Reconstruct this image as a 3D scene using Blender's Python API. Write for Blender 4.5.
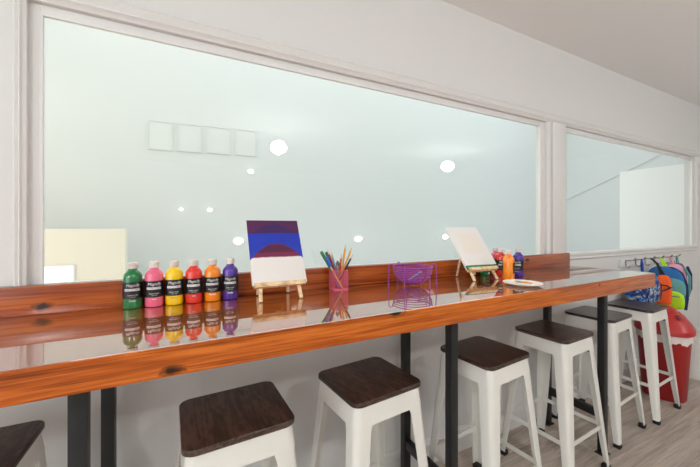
import bpy, bmesh, math, random
from mathutils import Vector, Matrix
random.seed(7)
S = bpy.context.scene
COL = S.collection
for o in list(bpy.data.objects): bpy.data.objects.remove(o)

# ------------------------------------------------------------------ camera
F = 320.0; VPX = 641.0; HZ = 227.0; CAMH = 1.335
TH = math.atan2(VPX, F)                       # angle between view direction and the wall
cd = bpy.data.cameras.new('camera'); cam = bpy.data.objects.new('camera', cd); COL.objects.link(cam)
cam.location = (0, 0, CAMH); cam.rotation_euler = (math.pi/2, 0, TH - math.pi/2)
cd.sensor_width = 36; cd.lens = F/700*36; cd.shift_y = -(233.5-HZ)/700; cd.clip_start = .02
S.camera = cam
S.view_settings.view_transform = 'Standard'; S.view_settings.look = 'None'
S.view_settings.gamma = 1; S.view_settings.use_curve_mapping = False
S.view_settings.exposure = 0.14

# ------------------------------------------------------------------ world and large lights
W = bpy.data.worlds.new('world'); S.world = W; W.use_nodes = True
W.node_tree.nodes['Background'].inputs[0].default_value = (.85, .93, 1, 1)
W.node_tree.nodes['Background'].inputs[1].default_value = 1.0
def area(name, loc, rot, sx, sy, power, col=(1,1,1), shape='RECTANGLE'):
    l = bpy.data.lights.new(name, 'AREA'); l.shape = shape; l.size = sx; l.size_y = sy
    l.energy = power; l.color = col
    o = bpy.data.objects.new(name, l); COL.objects.link(o); o.location = loc; o.rotation_euler = rot
    return o
R90 = math.pi/2
area('side_fill', (-3.42, -1.55, 1.5), (0, -R90, 0), 1.9, 4.2, 55, (.96, .98, 1))  # added fill light from the unseen left side of the room
area('hall_fill', (3.2, 3.8, 5.5), (0, 0, 0), 13.0, 4.0, 250, (.99, 1, 1))  # added fill under the hall ceiling, brightens the view through the panes
area('hall_warm_fill', (-4.1, 3.7, 1.6), (0, -R90, 0), 2.0, 2.5, 62, (1, .88, .74))  # added warm fill out of view, no window here; warms the hall's left

# ------------------------------------------------------------------ projection helpers (pixel -> place on a known plane)
sT, cT = math.sin(TH), math.cos(TH)
def onz(px, py, z):
    d = F*(CAMH-z)/(py-HZ); r = (px-350)/F*d
    return (d*cT + r*sT, d*sT - r*cT)
def g_of(px):
    r = (px-350)/F
    return (cT + r*sT)/(sT - r*cT)
def ony(px, py, Y):
    X = g_of(px)*Y; d = X*cT + Y*sT
    return (X, CAMH - (py-HZ)*d/F)

# ------------------------------------------------------------------ materials
def lin(c):
    return tuple(((v/255)/12.92 if v/255 <= .04045 else ((v/255+.055)/1.055)**2.4) for v in c) + (1,)
MATS = {}
def mat(name, col, rough=.5, metal=0, spec=.5, noise=0, nscale=30, bump=0, coat=0, emit=0, alpha=None, trans=0):
    if name in MATS: return MATS[name]
    m = bpy.data.materials.new(name); m.use_nodes = True; MATS[name] = m
    nt = m.node_tree; b = nt.nodes['Principled BSDF']
    c = lin(col)
    b.inputs['Base Color'].default_value = c
    b.inputs['Roughness'].default_value = rough; b.inputs['Metallic'].default_value = metal
    b.inputs['Specular IOR Level'].default_value = spec
    b.inputs['Coat Weight'].default_value = coat
    b.inputs['Transmission Weight'].default_value = trans
    if emit:
        b.inputs['Emission Color'].default_value = c; b.inputs['Emission Strength'].default_value = emit
    tc = nt.nodes.new('ShaderNodeTexCoord')
    n = nt.nodes.new('ShaderNodeTexNoise'); n.inputs['Scale'].default_value = nscale; n.inputs['Detail'].default_value = 5
    nt.links.new(tc.outputs['Object'], n.inputs['Vector'])
    mx = nt.nodes.new('ShaderNodeMix'); mx.data_type = 'RGBA'
    k = noise if noise else .02
    mx.inputs['A'].default_value = tuple(v*(1-k) for v in c[:3])+(1,)
    mx.inputs['B'].default_value = tuple(min(1, v*(1+k)) for v in c[:3])+(1,)
    nt.links.new(n.outputs['Fac'], mx.inputs['Factor']); nt.links.new(mx.outputs['Result'], b.inputs['Base Color'])
    if bump:
        bp = nt.nodes.new('ShaderNodeBump'); bp.inputs['Strength'].default_value = bump; bp.inputs['Distance'].default_value = .002
        nt.links.new(n.outputs['Fac'], bp.inputs['Height']); nt.links.new(bp.outputs['Normal'], b.inputs['Normal'])
    return m

def wood(name, dark, mid, light, stretch=(1.2, 14, 14), rough=.35, coat=0, coat_ior=1.5, knots=(), bands=2.5, objrand=0, bump=.15, coords='Object', gloss=None, gloss_rough=0, grain=.16, fine=1.0):
    m = bpy.data.materials.new(name); m.use_nodes = True; MATS[name] = m
    nt = m.node_tree; L = nt.links.new; b = nt.nodes['Principled BSDF']
    tc = nt.nodes.new('ShaderNodeTexCoord'); vec = tc.outputs[coords]
    if objrand:
        oi = nt.nodes.new('ShaderNodeObjectInfo')
        sc = nt.nodes.new('ShaderNodeVectorMath'); sc.operation = 'SCALE'; sc.inputs[0].default_value = (7.3, 3.1, 5.7)
        L(oi.outputs['Random'], sc.inputs['Scale'])
        ad = nt.nodes.new('ShaderNodeVectorMath'); ad.operation = 'ADD'; L(vec, ad.inputs[0]); L(sc.outputs[0], ad.inputs[1]); vec = ad.outputs[0]
    kn = None; kvec = tc.outputs[coords]
    if knots:                                  # ragged knot outlines
        kz = nt.nodes.new('ShaderNodeTexNoise'); kz.inputs['Scale'].default_value = 45; kz.inputs['Detail'].default_value = 3; L(tc.outputs[coords], kz.inputs['Vector'])
        ks = nt.nodes.new('ShaderNodeVectorMath'); ks.operation = 'MULTIPLY_ADD'; L(kz.outputs['Color'], ks.inputs[0]); ks.inputs[1].default_value = (.03, 0, .018); L(tc.outputs[coords], ks.inputs[2])
        kb = nt.nodes.new('ShaderNodeVectorMath'); kb.operation = 'SUBTRACT'; L(ks.outputs[0], kb.inputs[0]); kb.inputs[1].default_value = (.015, 0, .009); kvec = kb.outputs[0]
    for (kx, ky, kz, kr) in knots:
        d = nt.nodes.new('ShaderNodeVectorMath'); d.operation = 'SUBTRACT'; L(kvec, d.inputs[0]); d.inputs[1].default_value = (kx, ky, kz)
        s2 = nt.nodes.new('ShaderNodeVectorMath'); s2.operation = 'MULTIPLY'; L(d.outputs[0], s2.inputs[0]); s2.inputs[1].default_value = (.55/kr, 1/kr, 1.2/kr)
        ln = nt.nodes.new('ShaderNodeVectorMath'); ln.operation = 'LENGTH'; L(s2.outputs[0], ln.inputs[0])
        mr = nt.nodes.new('ShaderNodeMapRange'); mr.inputs['From Min'].default_value = .25; mr.inputs['From Max'].default_value = 1.0
        mr.inputs['To Min'].default_value = 1; mr.inputs['To Max'].default_value = 0; mr.interpolation_type = 'SMOOTHSTEP'
        L(ln.outputs['Value'], mr.inputs['Value'])
        if kn is None: kn = mr.outputs['Result']
        else:
            mm = nt.nodes.new('ShaderNodeMath'); mm.operation = 'MAXIMUM'; L(kn, mm.inputs[0]); L(mr.outputs['Result'], mm.inputs[1]); kn = mm.outputs[0]
    mp = nt.nodes.new('ShaderNodeMapping'); mp.inputs['Scale'].default_value = stretch; L(vec, mp.inputs['Vector'])
    n1 = nt.nodes.new('ShaderNodeTexNoise'); n1.inputs['Scale'].default_value = 1.6; n1.inputs['Detail'].default_value = 3; n1.inputs['Distortion'].default_value = .6
    L(mp.outputs[0], n1.inputs['Vector'])
    h = n1.outputs['Fac']
    if kn is not None:
        a = nt.nodes.new('ShaderNodeMath'); a.operation = 'MULTIPLY_ADD'; L(kn, a.inputs[0]); a.inputs[1].default_value = .35; L(h, a.inputs[2]); h = a.outputs[0]
    fr = nt.nodes.new('ShaderNodeMath'); fr.operation = 'MULTIPLY'; L(h, fr.inputs[0]); fr.inputs[1].default_value = bands*6.283*2
    sn = nt.nodes.new('ShaderNodeMath'); sn.operation = 'SINE'; L(fr.outputs[0], sn.inputs[0])
    mp2 = nt.nodes.new('ShaderNodeMapping'); mp2.inputs['Scale'].default_value = tuple(v*k for v, k in zip(stretch, (2.5, 7*fine, 7*fine))); L(vec, mp2.inputs['Vector'])
    n2 = nt.nodes.new('ShaderNodeTexNoise'); n2.inputs['Scale'].default_value = 2; n2.inputs['Detail'].default_value = 6; L(mp2.outputs[0], n2.inputs['Vector'])
    c1 = nt.nodes.new('ShaderNodeMath'); c1.operation = 'MULTIPLY_ADD'; L(sn.outputs[0], c1.inputs[0]); c1.inputs[1].default_value = grain; L(n2.outputs['Fac'], c1.inputs[2])
    n3 = nt.nodes.new('ShaderNodeTexNoise'); n3.inputs['Scale'].default_value = .9; n3.inputs['Detail'].default_value = 2; L(mp.outputs[0], n3.inputs['Vector'])
    c2 = nt.nodes.new('ShaderNodeMath'); c2.operation = 'MULTIPLY_ADD'; L(n3.outputs['Fac'], c2.inputs[0]); c2.inputs[1].default_value = .6; L(c1.outputs[0], c2.inputs[2])
    rp = nt.nodes.new('ShaderNodeValToRGB'); e = rp.color_ramp.elements
    e[0].position = .5; e[0].color = lin(dark); e[1].position = 1.08 if False else 1.0; e[1].color = lin(light)
    em = rp.color_ramp.elements.new(.76); em.color = lin(mid)
    L(c2.outputs[0], rp.inputs['Fac']); colr = rp.outputs['Color']
    if kn is not None:
        mx = nt.nodes.new('ShaderNodeMix'); mx.data_type = 'RGBA'; L(kn, mx.inputs['Factor']); L(colr, mx.inputs['A']); mx.inputs['B'].default_value = lin((38, 18, 8)); colr = mx.outputs['Result']
    if objrand:
        hv = nt.nodes.new('ShaderNodeHueSaturation'); mr = nt.nodes.new('ShaderNodeMapRange'); mr.inputs['To Min'].default_value = 1-objrand; mr.inputs['To Max'].default_value = 1+objrand
        L(oi.outputs['Random'], mr.inputs['Value']); L(mr.outputs['Result'], hv.inputs['Value']); L(colr, hv.inputs['Color']); colr = hv.outputs['Color']
    L(colr, b.inputs['Base Color'])
    b.inputs['Roughness'].default_value = rough
    b.inputs['Coat Weight'].default_value = coat; b.inputs['Coat IOR'].default_value = coat_ior; b.inputs['Coat Roughness'].default_value = .015
    if bump:
        bp = nt.nodes.new('ShaderNodeBump'); bp.inputs['Strength'].default_value = bump; bp.inputs['Distance'].default_value = .001
        L(n2.outputs['Fac'], bp.inputs['Height']); L(bp.outputs['Normal'], b.inputs['Normal'])
    if gloss:                                  # thick poured varnish: clear mirror layer over the wood, stronger at grazing angles
        f0, p = gloss
        out = [n for n in nt.nodes if n.type == 'OUTPUT_MATERIAL'][0]
        lw = nt.nodes.new('ShaderNodeLayerWeight'); lw.inputs['Blend'].default_value = .5
        pw = nt.nodes.new('ShaderNodeMath'); pw.operation = 'POWER'; L(lw.outputs['Facing'], pw.inputs[0]); pw.inputs[1].default_value = p
        f = nt.nodes.new('ShaderNodeMath'); f.operation = 'MULTIPLY_ADD'; L(pw.outputs[0], f.inputs[0]); f.inputs[1].default_value = 1-f0; f.inputs[2].default_value = f0
        gl = nt.nodes.new('ShaderNodeBsdfGlossy'); gl.inputs['Roughness'].default_value = gloss_rough
        mx = nt.nodes.new('ShaderNodeMixShader'); L(f.outputs[0], mx.inputs[0]); L(b.outputs[0], mx.inputs[1]); L(gl.outputs[0], mx.inputs[2]); L(mx.outputs[0], out.inputs[0])
        b.inputs['Specular IOR Level'].default_value = .15
    return m

def glass_mat(name, tint, rough=0):
    m = bpy.data.materials.new(name); m.use_nodes = True; MATS[name] = m; nt = m.node_tree; L = nt.links.new
    for n in list(nt.nodes):
        if n.type == 'BSDF_PRINCIPLED': nt.nodes.remove(n)
    out = [n for n in nt.nodes if n.type == 'OUTPUT_MATERIAL'][0]
    t = nt.nodes.new('ShaderNodeBsdfTransparent'); t.inputs[0].default_value = tint
    g = nt.nodes.new('ShaderNodeBsdfGlossy'); g.inputs['Roughness'].default_value = rough
    lw = nt.nodes.new('ShaderNodeLayerWeight'); lw.inputs['Blend'].default_value = .5          # Schlick reflectance of a clear pane
    pw = nt.nodes.new('ShaderNodeMath'); pw.operation = 'POWER'; L(lw.outputs['Facing'], pw.inputs[0]); pw.inputs[1].default_value = 5
    f = nt.nodes.new('ShaderNodeMath'); f.operation = 'MULTIPLY_ADD'; L(pw.outputs[0], f.inputs[0]); f.inputs[1].default_value = .96; f.inputs[2].default_value = .04
    mx = nt.nodes.new('ShaderNodeMixShader'); L(f.outputs[0], mx.inputs[0]); L(t.outputs[0], mx.inputs[1]); L(g.outputs[0], mx.inputs[2]); L(mx.outputs[0], out.inputs[0])
    return m

M_wall = mat('wall_paint', (222, 221, 219), .75, noise=.015, nscale=160, bump=.12)
M_ceil = mat('ceiling_paint', (244, 243, 242), .8, noise=.01, nscale=60)
M_trim = mat('trim_paint', (226, 225, 223), .4, noise=.01, nscale=20)
M_hall = mat('hall_paint', (220, 224, 223), .85, noise=.01, nscale=8)
M_hallw = mat('hall_cream_paint', (240, 232, 216), .85, noise=.01, nscale=8)
M_metal_white = mat('white_powder_coat', (232, 230, 223), .28, noise=.02, nscale=9, coat=.3)
M_black = mat('black_steel', (26, 27, 28), .42, noise=.08, nscale=40)
M_rubber = mat('black_rubber', (18, 18, 18), .6)
M_glass = glass_mat('pane_glass', (.942, .964, .964, 1))
M_chrome = mat('brushed_nickel', (165, 163, 160), .3, metal=1)
M_floor = wood('floor_plank', (148, 134, 123), (178, 164, 152), (200, 187, 174), stretch=(1.1, 13, 13), rough=.42, objrand=.07, bands=1.4, bump=.15, grain=.08, fine=1.6)
M_seat = wood('dark_seat_wood', (38, 25, 20), (56, 40, 33), (84, 63, 53), stretch=(13, 1.3, 13), rough=.28, bands=3.2, objrand=.08, bump=.3, grain=.14, fine=1.5)
M_pine = wood('pale_pine', (205, 170, 120), (232, 202, 156), (244, 222, 184), stretch=(6, 6, 6), rough=.5, bump=.05)
M_pad = mat('bar_grey', (80, 80, 80))

# ------------------------------------------------------------------ mesh helpers
def finish(bm, name, m, parent=None, smooth=0, loc=None):
    me = bpy.data.meshes.new(name); bmesh.ops.recalc_face_normals(bm, faces=bm.faces[:]); bm.to_mesh(me); bm.free()
    ms = m if isinstance(m, (list, tuple)) else [m]
    for q in ms: me.materials.append(q)
    if smooth:
        for p in me.polygons: p.use_smooth = True
        me.set_sharp_from_angle(angle=math.radians(smooth))
    o = bpy.data.objects.new(name, me); COL.objects.link(o)
    if parent is not None: o.parent = parent
    if loc is not None: o.location = loc
    return o
def abox(bm, x0, x1, y0, y1, z0, z1, mi=0):
    vs = [bm.verts.new(p) for p in ((x0,y0,z0),(x1,y0,z0),(x1,y1,z0),(x0,y1,z0),(x0,y0,z1),(x1,y0,z1),(x1,y1,z1),(x0,y1,z1))]
    for f in ((0,3,2,1),(4,5,6,7),(0,1,5,4),(1,2,6,5),(2,3,7,6),(3,0,4,7)):
        q = bm.faces.new([vs[i] for i in f]); q.material_index = mi
    return vs
def bevel(bm, w, seg=2):
    bmesh.ops.bevel(bm, geom=bm.edges[:], offset=w, segments=seg, affect='EDGES', profile=.6)
def box(name, x0, x1, y0, y1, z0, z1, m, parent=None, bev=0):
    bm = bmesh.new(); abox(bm, x0, x1, y0, y1, z0, z1)
    if bev: bevel(bm, bev)
    return finish(bm, name, m, parent, 40 if bev else 0)
def abar(bm, p0, p1, w, h, up=(0,0,1), mi=0, w1=None, h1=None):
    p0, p1 = Vector(p0), Vector(p1); d = (p1-p0).normalized(); s = d.cross(Vector(up))
    if s.length < 1e-4: s = d.cross(Vector((0,1,0)))
    s.normalize(); u = s.cross(d)
    w1 = w if w1 is None else w1; h1 = h if h1 is None else h1
    vs = []
    for p, a, b in ((p0, w, h), (p1, w1, h1)):
        for i, j in ((-1,-1),(1,-1),(1,1),(-1,1)): vs.append(bm.verts.new(p + s*(i*a/2) + u*(j*b/2)))
    for f in ((3,2,1,0),(4,5,6,7),(0,1,5,4),(1,2,6,5),(2,3,7,6),(3,0,4,7)):
        q = bm.faces.new([vs[i] for i in f]); q.material_index = mi
def bar(name, p0, p1, w, h, m, parent=None, up=(0,0,1), bev=0, **k):
    bm = bmesh.new(); abar(bm, p0, p1, w, h, up, **k)
    if bev: bevel(bm, bev)
    return finish(bm, name, m, parent, 40 if bev else 0)
def atube(bm, pts, r, n=8, closed=False, mi=0):
    pts = [Vector(p) for p in pts]; rings = []; N = len(pts)
    rr = r if isinstance(r, (list, tuple)) else [r]*N
    prev = None
    for i, p in enumerate(pts):
        if closed: d = pts[(i+1) % N] - pts[i-1]
        else: d = pts[min(i+1, N-1)] - pts[max(i-1, 0)]
        d.normalize()
        if prev is None:
            s = d.orthogonal().normalized()
        else:
            s = prev - d*prev.dot(d)
            s = s.normalized() if s.length > 1e-5 else d.orthogonal().normalized()
        prev = s; u = d.cross(s)
        rings.append([bm.verts.new(p + (s*math.cos(2*math.pi*k/n) + u*math.sin(2*math.pi*k/n))*rr[i]) for k in range(n)])
    for i in range(N if closed else N-1):
        a, b = rings[i], rings[(i+1) % N]
        for k in range(n):
            q = bm.faces.new((a[k], a[(k+1) % n], b[(k+1) % n], b[k])); q.material_index = mi
    if not closed:
        q = bm.faces.new(rings[0][::-1]); q.material_index = mi
        q = bm.faces.new(rings[-1]); q.material_index = mi
def tube(name, pts, r, m, parent=None, n=8, closed=False):
    bm = bmesh.new(); atube(bm, pts, r, n, closed); return finish(bm, name, m, parent, 50)
def loft(bm, rings, cap0=True, cap1=True, closed=True, mi=0):
    R = [[bm.verts.new(p) for p in ring] for ring in rings]; n = len(R[0])
    for a, b in zip(R, R[1:]):
        for k in range(n if closed else n-1):
            q = bm.faces.new((a[k], a[(k+1) % n], b[(k+1) % n], b[k])); q.material_index = mi
    if cap0: bm.faces.new(R[0][::-1]).material_index = mi
    if cap1: bm.faces.new(R[-1]).material_index = mi
def circ(r, z, n=28, cx=0, cy=0):
    return [(cx + r*math.cos(2*math.pi*k/n), cy + r*math.sin(2*math.pi*k/n), z) for k in range(n)]
def lathe(name, prof, m, parent=None, n=28, cap0=True, cap1=True, smooth=35):
    bm = bmesh.new(); loft(bm, [circ(r, z, n) for r, z in prof], cap0, cap1); return finish(bm, name, m, parent, smooth)
def rrect(hx, hy, r, z, n=5, cx=0, cy=0):
    out = []
    for q, (sx, sy) in enumerate(((1,1),(-1,1),(-1,-1),(1,-1))):
        for k in range(n+1):
            a = (q + k/n)*math.pi/2
            out.append((cx + sx*(hx-r) + r*math.cos(a), cy + sy*(hy-r) + r*math.sin(a), z))
    return out
def empty(name, loc=(0,0,0), rz=0):
    o = bpy.data.objects.new(name, None); COL.objects.link(o); o.location = loc; o.rotation_euler = (0, 0, rz); o.empty_display_size = .1
    return o
def tag(o, label, cat, group=None):
    o['label'] = label; o['category'] = cat
    if group: o['group'] = group
    return o
def struct(o, label=None, cat=None):
    o['kind'] = 'structure'
    if label: o['label'] = label
    if cat: o['category'] = cat
    return o
def copy_tree(o, parent=None):
    c = o.copy(); COL.objects.link(c); c.parent = parent
    for ch in o.children: copy_tree(ch, c)
    return c
def text(body, size, m, parent, loc, rot, name='lettering', shear=0, align='CENTER', extrude=.0002):
    cu = bpy.data.curves.new(name, 'FONT'); cu.body = body; cu.size = size; cu.align_x = align; cu.align_y = 'CENTER'; cu.shear = shear; cu.extrude = extrude; cu.resolution_u = 2
    t = bpy.data.objects.new('tmp', cu); COL.objects.link(t)
    me = bpy.data.meshes.new_from_object(t.evaluated_get(bpy.context.evaluated_depsgraph_get())); me.materials.clear(); me.materials.append(m)
    bpy.data.objects.remove(t); bpy.data.curves.remove(cu)
    o = bpy.data.objects.new(name, me); COL.objects.link(o); o.parent = parent; o.location = loc; o.rotation_euler = rot
    return o

# ------------------------------------------------------------------ dimensions
YW = 1.427                  # face of the wall
YB = 1.505                  # its far face
CEIL = 2.652; XL, XR, YBK = -3.5, 6.6, -4.6
G0, G1 = 1.1445, 2.048       # glass bottom / top
OP0, OP1 = 1.112, 2.093     # wall openings
W1 = (-.444, 2.219); W2 = (2.53, 4.80)      # glass extents
O1 = (-.487, 2.288); O2 = (2.49, 4.855)

# ------------------------------------------------------------------ room shell
def wall_mesh(name, rects, y0, y1, m):
    bm = bmesh.new()
    for x0, x1, z0, z1 in rects: abox(bm, x0, x1, y0, y1, z0, z1)
    return finish(bm, name, m)
wf = wall_mesh('wall_front', [(XL, XR, 0, OP0), (XL, XR, OP1, CEIL), (XL, O1[0], OP0, OP1), (O1[1], O2[0], OP0, OP1), (O2[1], XR, OP0, OP1)], YW, YB, M_wall)
struct(wf)
struct(box('ceiling', XL-.15, XR+.15, YBK-.15, YB, CEIL, CEIL+.1, M_ceil))
struct(box('wall_back', XL-.15, XR+.15, YBK-.15, YBK, 0, CEIL, M_wall))
struct(box('wall_right', XR, XR+.15, YBK, YW, 0, CEIL, M_wall))
bm = bmesh.new()
for y0, y1, z0, z1 in ((YBK, YW, 0, .5), (YBK, YW, 2.45, CEIL), (YBK, -3.7, .5, 2.45), (.6, YW, .5, 2.45)): abox(bm, XL-.15, XL, y0, y1, z0, z1)
struct(finish(bm, 'wall_left', M_wall))
wl = struct(empty('added_window', (XL-.07, -1.55, .5)))  # unseen window, added so daylight can come in from the left
for y in (-2.15, -.72, .72, 2.15): box('frame_post', -.03, .03, y-.03, y+.03, 0, 1.95, M_trim, wl)
for z in (.03, 1.92): box('frame_rail', -.03, .03, -2.15, 2.15, z-.03, z+.03, M_trim, wl)
for y in (-1.43, 0, 1.43): box('pane', -.004, .004, y-.69, y+.69, .05, 1.9, M_glass, wl)

# floor: slab with planks running along the wall
fl = struct(box('floor', XL-.15, XR+.15, YBK-.15, YB, -.12, -.004, mat('subfloor', (120, 112, 104), .8)))
PW = .152
plank_meshes = {}
def plank_mesh(L):
    bm = bmesh.new(); abox(bm, 0, L, 0, PW-.0016, -.004, 0)
    bmesh.ops.bevel(bm, geom=[e for e in bm.edges if all(v.co.z > -.001 for v in e.verts)], offset=.0012, segments=1, affect='EDGES')
    me = bpy.data.meshes.new('plank'); bm.to_mesh(me); bm.free(); me.materials.append(M_floor); return me
lens = [1.22]
for L_ in lens: plank_meshes[L_] = plank_mesh(L_-.0016)
far = bmesh.new()
row = 0; y = YW - PW
rng = random.Random(3)
while y > YBK:
    x = XL - rng.uniform(0, 1.2)
    while x < XR:
        if y > -.2 and x > -1.6 and x + 1.22 < XR:
            o = bpy.data.objects.new('plank', plank_meshes[1.22]); COL.objects.link(o); o.parent = fl; o.location = (x, y, 0)
        else:
            xa, xb = max(x, XL), min(x+1.2184, XR)
            if xb - xa > .01: abox(far, xa, xb, y, y+PW-.0016, -.004, 0)
        x += 1.22
    y -= PW; row += 1
o = finish(far, 'distant_planks', M_floor, fl); o['kind'] = 'stuff'
# baseboard
bm = bmesh.new()
prof = [(0, 0), (-.016, 0), (-.016, .105), (-.012, .118), (-.009, .122), (-.009, .132), (-.004, .14), (0, .14)]
loft(bm, [[(x, YW+p, z) for p, z in prof] for x in (XL, XR)])
struct(finish(bm, 'baseboard_front', M_trim))
bm = bmesh.new(); loft(bm, [[(XR+p, y, z) for p, z in prof] for y in (YBK, YW-.017)]); struct(finish(bm, 'baseboard_right', M_trim))

# windows in the wall
def mould(name, pts, parent):       # pts: list of (ring) lofted
    bm = bmesh.new(); loft(bm, pts); return finish(bm, name, M_trim, parent, 30)
YG = 1.443                                   # glass centre plane
def window(name, gx, ox, left_mould, right_mould):
    w = struct(empty(name, ((gx[0]+gx[1])/2, YW, OP0)))
    ox0, oy0, oz0 = w.location
    def B(n, x0, x1, y0, y1, z0, z1, m=M_trim, bev=.002):
        return box(n, x0-ox0, x1-ox0, y0-oy0, y1-oy0, z0-oz0, z1-oz0, m, w, bev)
    # flat inner frame lining the opening, both sides of the pane
    B('frame_stile', ox[0], gx[0]-.009, YW+.008, YG+.016, OP0, OP1); B('frame_stile', gx[1]+.009, ox[1], YW+.008, YG+.016, OP0, OP1)
    B('frame_rail', gx[0]-.009, gx[1]+.009, YW+.008, YG+.016, G1+.009, OP1); B('frame_rail', gx[0]-.009, gx[1]+.009, YW+.008, YG+.016, OP0, G0-.009)
    t = .0055
    B('glazing_bead', gx[0]-.009, gx[0], YW-.001, YG-.003, G0-.009, G1+.009, bev=.001); B('glazing_bead', gx[1], gx[1]+.009, YW-.001, YG-.003, G0-.009, G1+.009, bev=.001)
    B('glazing_bead', gx[0], gx[1], YW-.001, YG-.003, G1, G1+.009, bev=.001); B('glazing_bead', gx[0], gx[1], YW-.001, YG-.003, G0-.009, G0, bev=.001)
    B('pane', gx[0]-.004, gx[1]+.004, YG-.003, YG+.003, G0-.004, G1+.004, M_glass, 0)
    # stepped casing mouldings, proud of the wall
    def side(x_in, x_out):
        s = 1 if x_out > x_in else -1; wd = abs(x_out-x_in)
        prof = [(0, .014), (0, -.010), (.25, -.013), (.40, -.020), (.55, -.014), (.75, -.018), (.9, -.012), (1, -.006), (1, .0)]
        rings = [[(x_in + s*a*wd - ox0, p, z-oz0) for a, p in prof] for z in (OP0-.03, OP1+.0)]
        mould('casing_moulding', rings, w)
    if left_mould: side(ox[0]+.005, left_mould)
    if right_mould: side(ox[1]-.005, right_mould)
    return w
w1 = window('window_1', W1, O1, O1[0]-.03, O1[1]+.03)
w2 = window('window_2', W2, O2, None, O2[1]+.03)
# header moulding running over both windows
hx0, hx1 = O1[0]-.03, O2[1]+.03
prof = [(0, .014), (0, -.012), (.14, -.016), (.26, -.026), (.42, -.018), (.58, -.024), (.75, -.030), (.9, -.022), (1, -.008), (1, 0)]
bm = bmesh.new(); loft(bm, [[(x, YW+p, OP1 - .005 + a*.065) for a, p in prof] for x in (hx0, hx1)]); struct(finish(bm, 'trim_1', M_trim, None, 30))
struct(box('trim_2', 2.332, 2.487, YW-.022, YW, OP0-.027, OP1, M_trim, None, .003))
# sill apron below the second window
prof = [(0, .014), (0, -.022), (-.014, -.026), (-.02, -.016), (-.034, -.012), (-.046, -.016), (-.056, -.006), (-.056, 0)]
bm = bmesh.new(); loft(bm, [[(x, YW+p, G0-.004 + a) for a, p in prof] for x in (2.489, O2[1]+.03)]); struct(finish(bm, 'trim_3', M_trim, None, 30))

# ------------------------------------------------------------------ the hall beyond the glass
HX0, HX1, HY1, HZ1 = -4.2, 10.4, 6.0, 5.6
struct(box('wall_hall_far', HX0, HX1, HY1, HY1+.15, -.1, HZ1, M_hall))
struct(box('wall_hall_left', HX0-.15, HX0, YB, HY1+.15, -.1, HZ1, M_hallw))
struct(box('wall_hall_right', HX1, HX1+.15, YB, HY1+.15, -.1, HZ1, M_hall))
struct(box('wall_hall_front', HX0-.15, HX1+.15, YB-.0, YB+.1, CEIL+.1, HZ1, M_hall))
struct(box('floor_hall', HX0-.15, HX1+.15, YB, HY1+.15, -.14, -.02, mat('hall_floor', (232, 232, 230), .5, noise=.05)))
struct(box('ceiling_hall', HX0-.15, HX1+.15, YB, HY1+.15, HZ1, HZ1+.1, M_hall))
# low cream partition with a lit window, tall white partition, sloping soffit
xk = g_of(125)*5.0
struct(box('wall_hall_partition', HX0, xk, 5.0, 5.15, -.02, 1.31, M_hallw))
x0_, z1_ = ony(73, 266, 4.99)
wv = struct(empty('window_4', (x0_-.45, 4.995, .4)))
box('frame_board', -.47, .47, -.006, .004, -.02, z1_-.4+.02, M_trim, wv)
box('pane', -.45, .45, -.012, -.006, 0, z1_-.4, mat('lit_pane', (255, 253, 248), .3, emit=1.1), wv)
struct(box('wall_hall_screen', 6.95, 7.1, YB, 3.0, -.02, 2.33, mat('hall_screen_paint', (248, 250, 248), .8)))
bm = bmesh.new(); abar(bm, (HX1-.6, 5.99, 1.5), (HX1-.6, 2.6, 3.5), 1.2, .12, up=(1, 0, 0)); 
bm.free()
bm = bmesh.new()
loft(bm, [[(x, 6.0, 2.10), (x, YB, 4.03), (x, YB, 4.07), (x, 6.0, 2.14)] for x in (HX1-.03, HX1)]); struct(finish(bm, 'trim_hall_soffit', M_hall))

# framed pictures on the far hall wall
M_frame = mat('pale_frame', (218, 222, 220), .8); M_print = mat('faint_print', (222, 226, 224), .7, noise=.02, nscale=9)  # tinted close to the wall colour so the pictures stay faint
for (pa, pb, ya, yb_) in ((147, 173, 119, 158), (177, 202, 122, 159), (206, 231, 125, 161), (235, 257, 128, 162)):
    xa, za = ony(pa, ya, HY1-.02); xb, _ = ony(pb, yb_, HY1-.02); zb = za - .47
    pf = tag(empty('framed_picture', ((xa+xb)/2, HY1, zb)), 'pale framed picture in the row of four, seen through the large pane', 'picture', 'row of four pictures')
    hw = (xb-xa)/2
    bm = bmesh.new()
    for (a, b_, c_, d_) in ((-hw, hw, 0, .02), (-hw, hw, .45, .47), (-hw, -hw+.02, .02, .45), (hw-.02, hw, .02, .45)): abox(bm, a, b_, -.014, 0, c_, d_)
    finish(bm, 'frame', M_frame, pf)
    box('print', -hw+.02, hw-.02, -.006, 0, .02, .45, M_print, pf)

# small round lamps on the far wall
M_lamp = mat('lamp_glow', (255, 252, 245), .4, emit=6)
def wall_lamp(px, py, r, label, group):
    x, z = ony(px, py, HY1-.02)
    t = tag(empty('wall_lamp', (x, HY1, z)), label, 'lamp', group)
    bm = bmesh.new(); loft(bm, [[(a, -.012 if i else 0, c_) for a, c_, _ in circ(r*1.15, 0, 20)] for i in (0, 1)]); finish(bm, 'backplate', M_trim, t, 40)
    bm = bmesh.new(); loft(bm, [[(a*k, yy, c_*k*.5) for a, c_, _ in circ(r, 0, 20)] for k, yy in ((1, -.012), (.9, -.03), (.6, -.045), (.2, -.05))]); finish(bm, 'diffuser', M_lamp, t, 40)
for px, py in ((238.5, 241), (358.5, 239), (445.5, 237)): wall_lamp(px, py, .085, 'oval white lamp glowing low on the far wall behind the large pane', 'low wall lamps behind the pane')
for px, py, r in ((251, 171.5, .05), (210, 210, .04), (181, 209.5, .03)): wall_lamp(px, py, r, 'tiny white spot lamp glowing high on the far wall behind the large pane', 'tiny spot lamps behind the pane')

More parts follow.
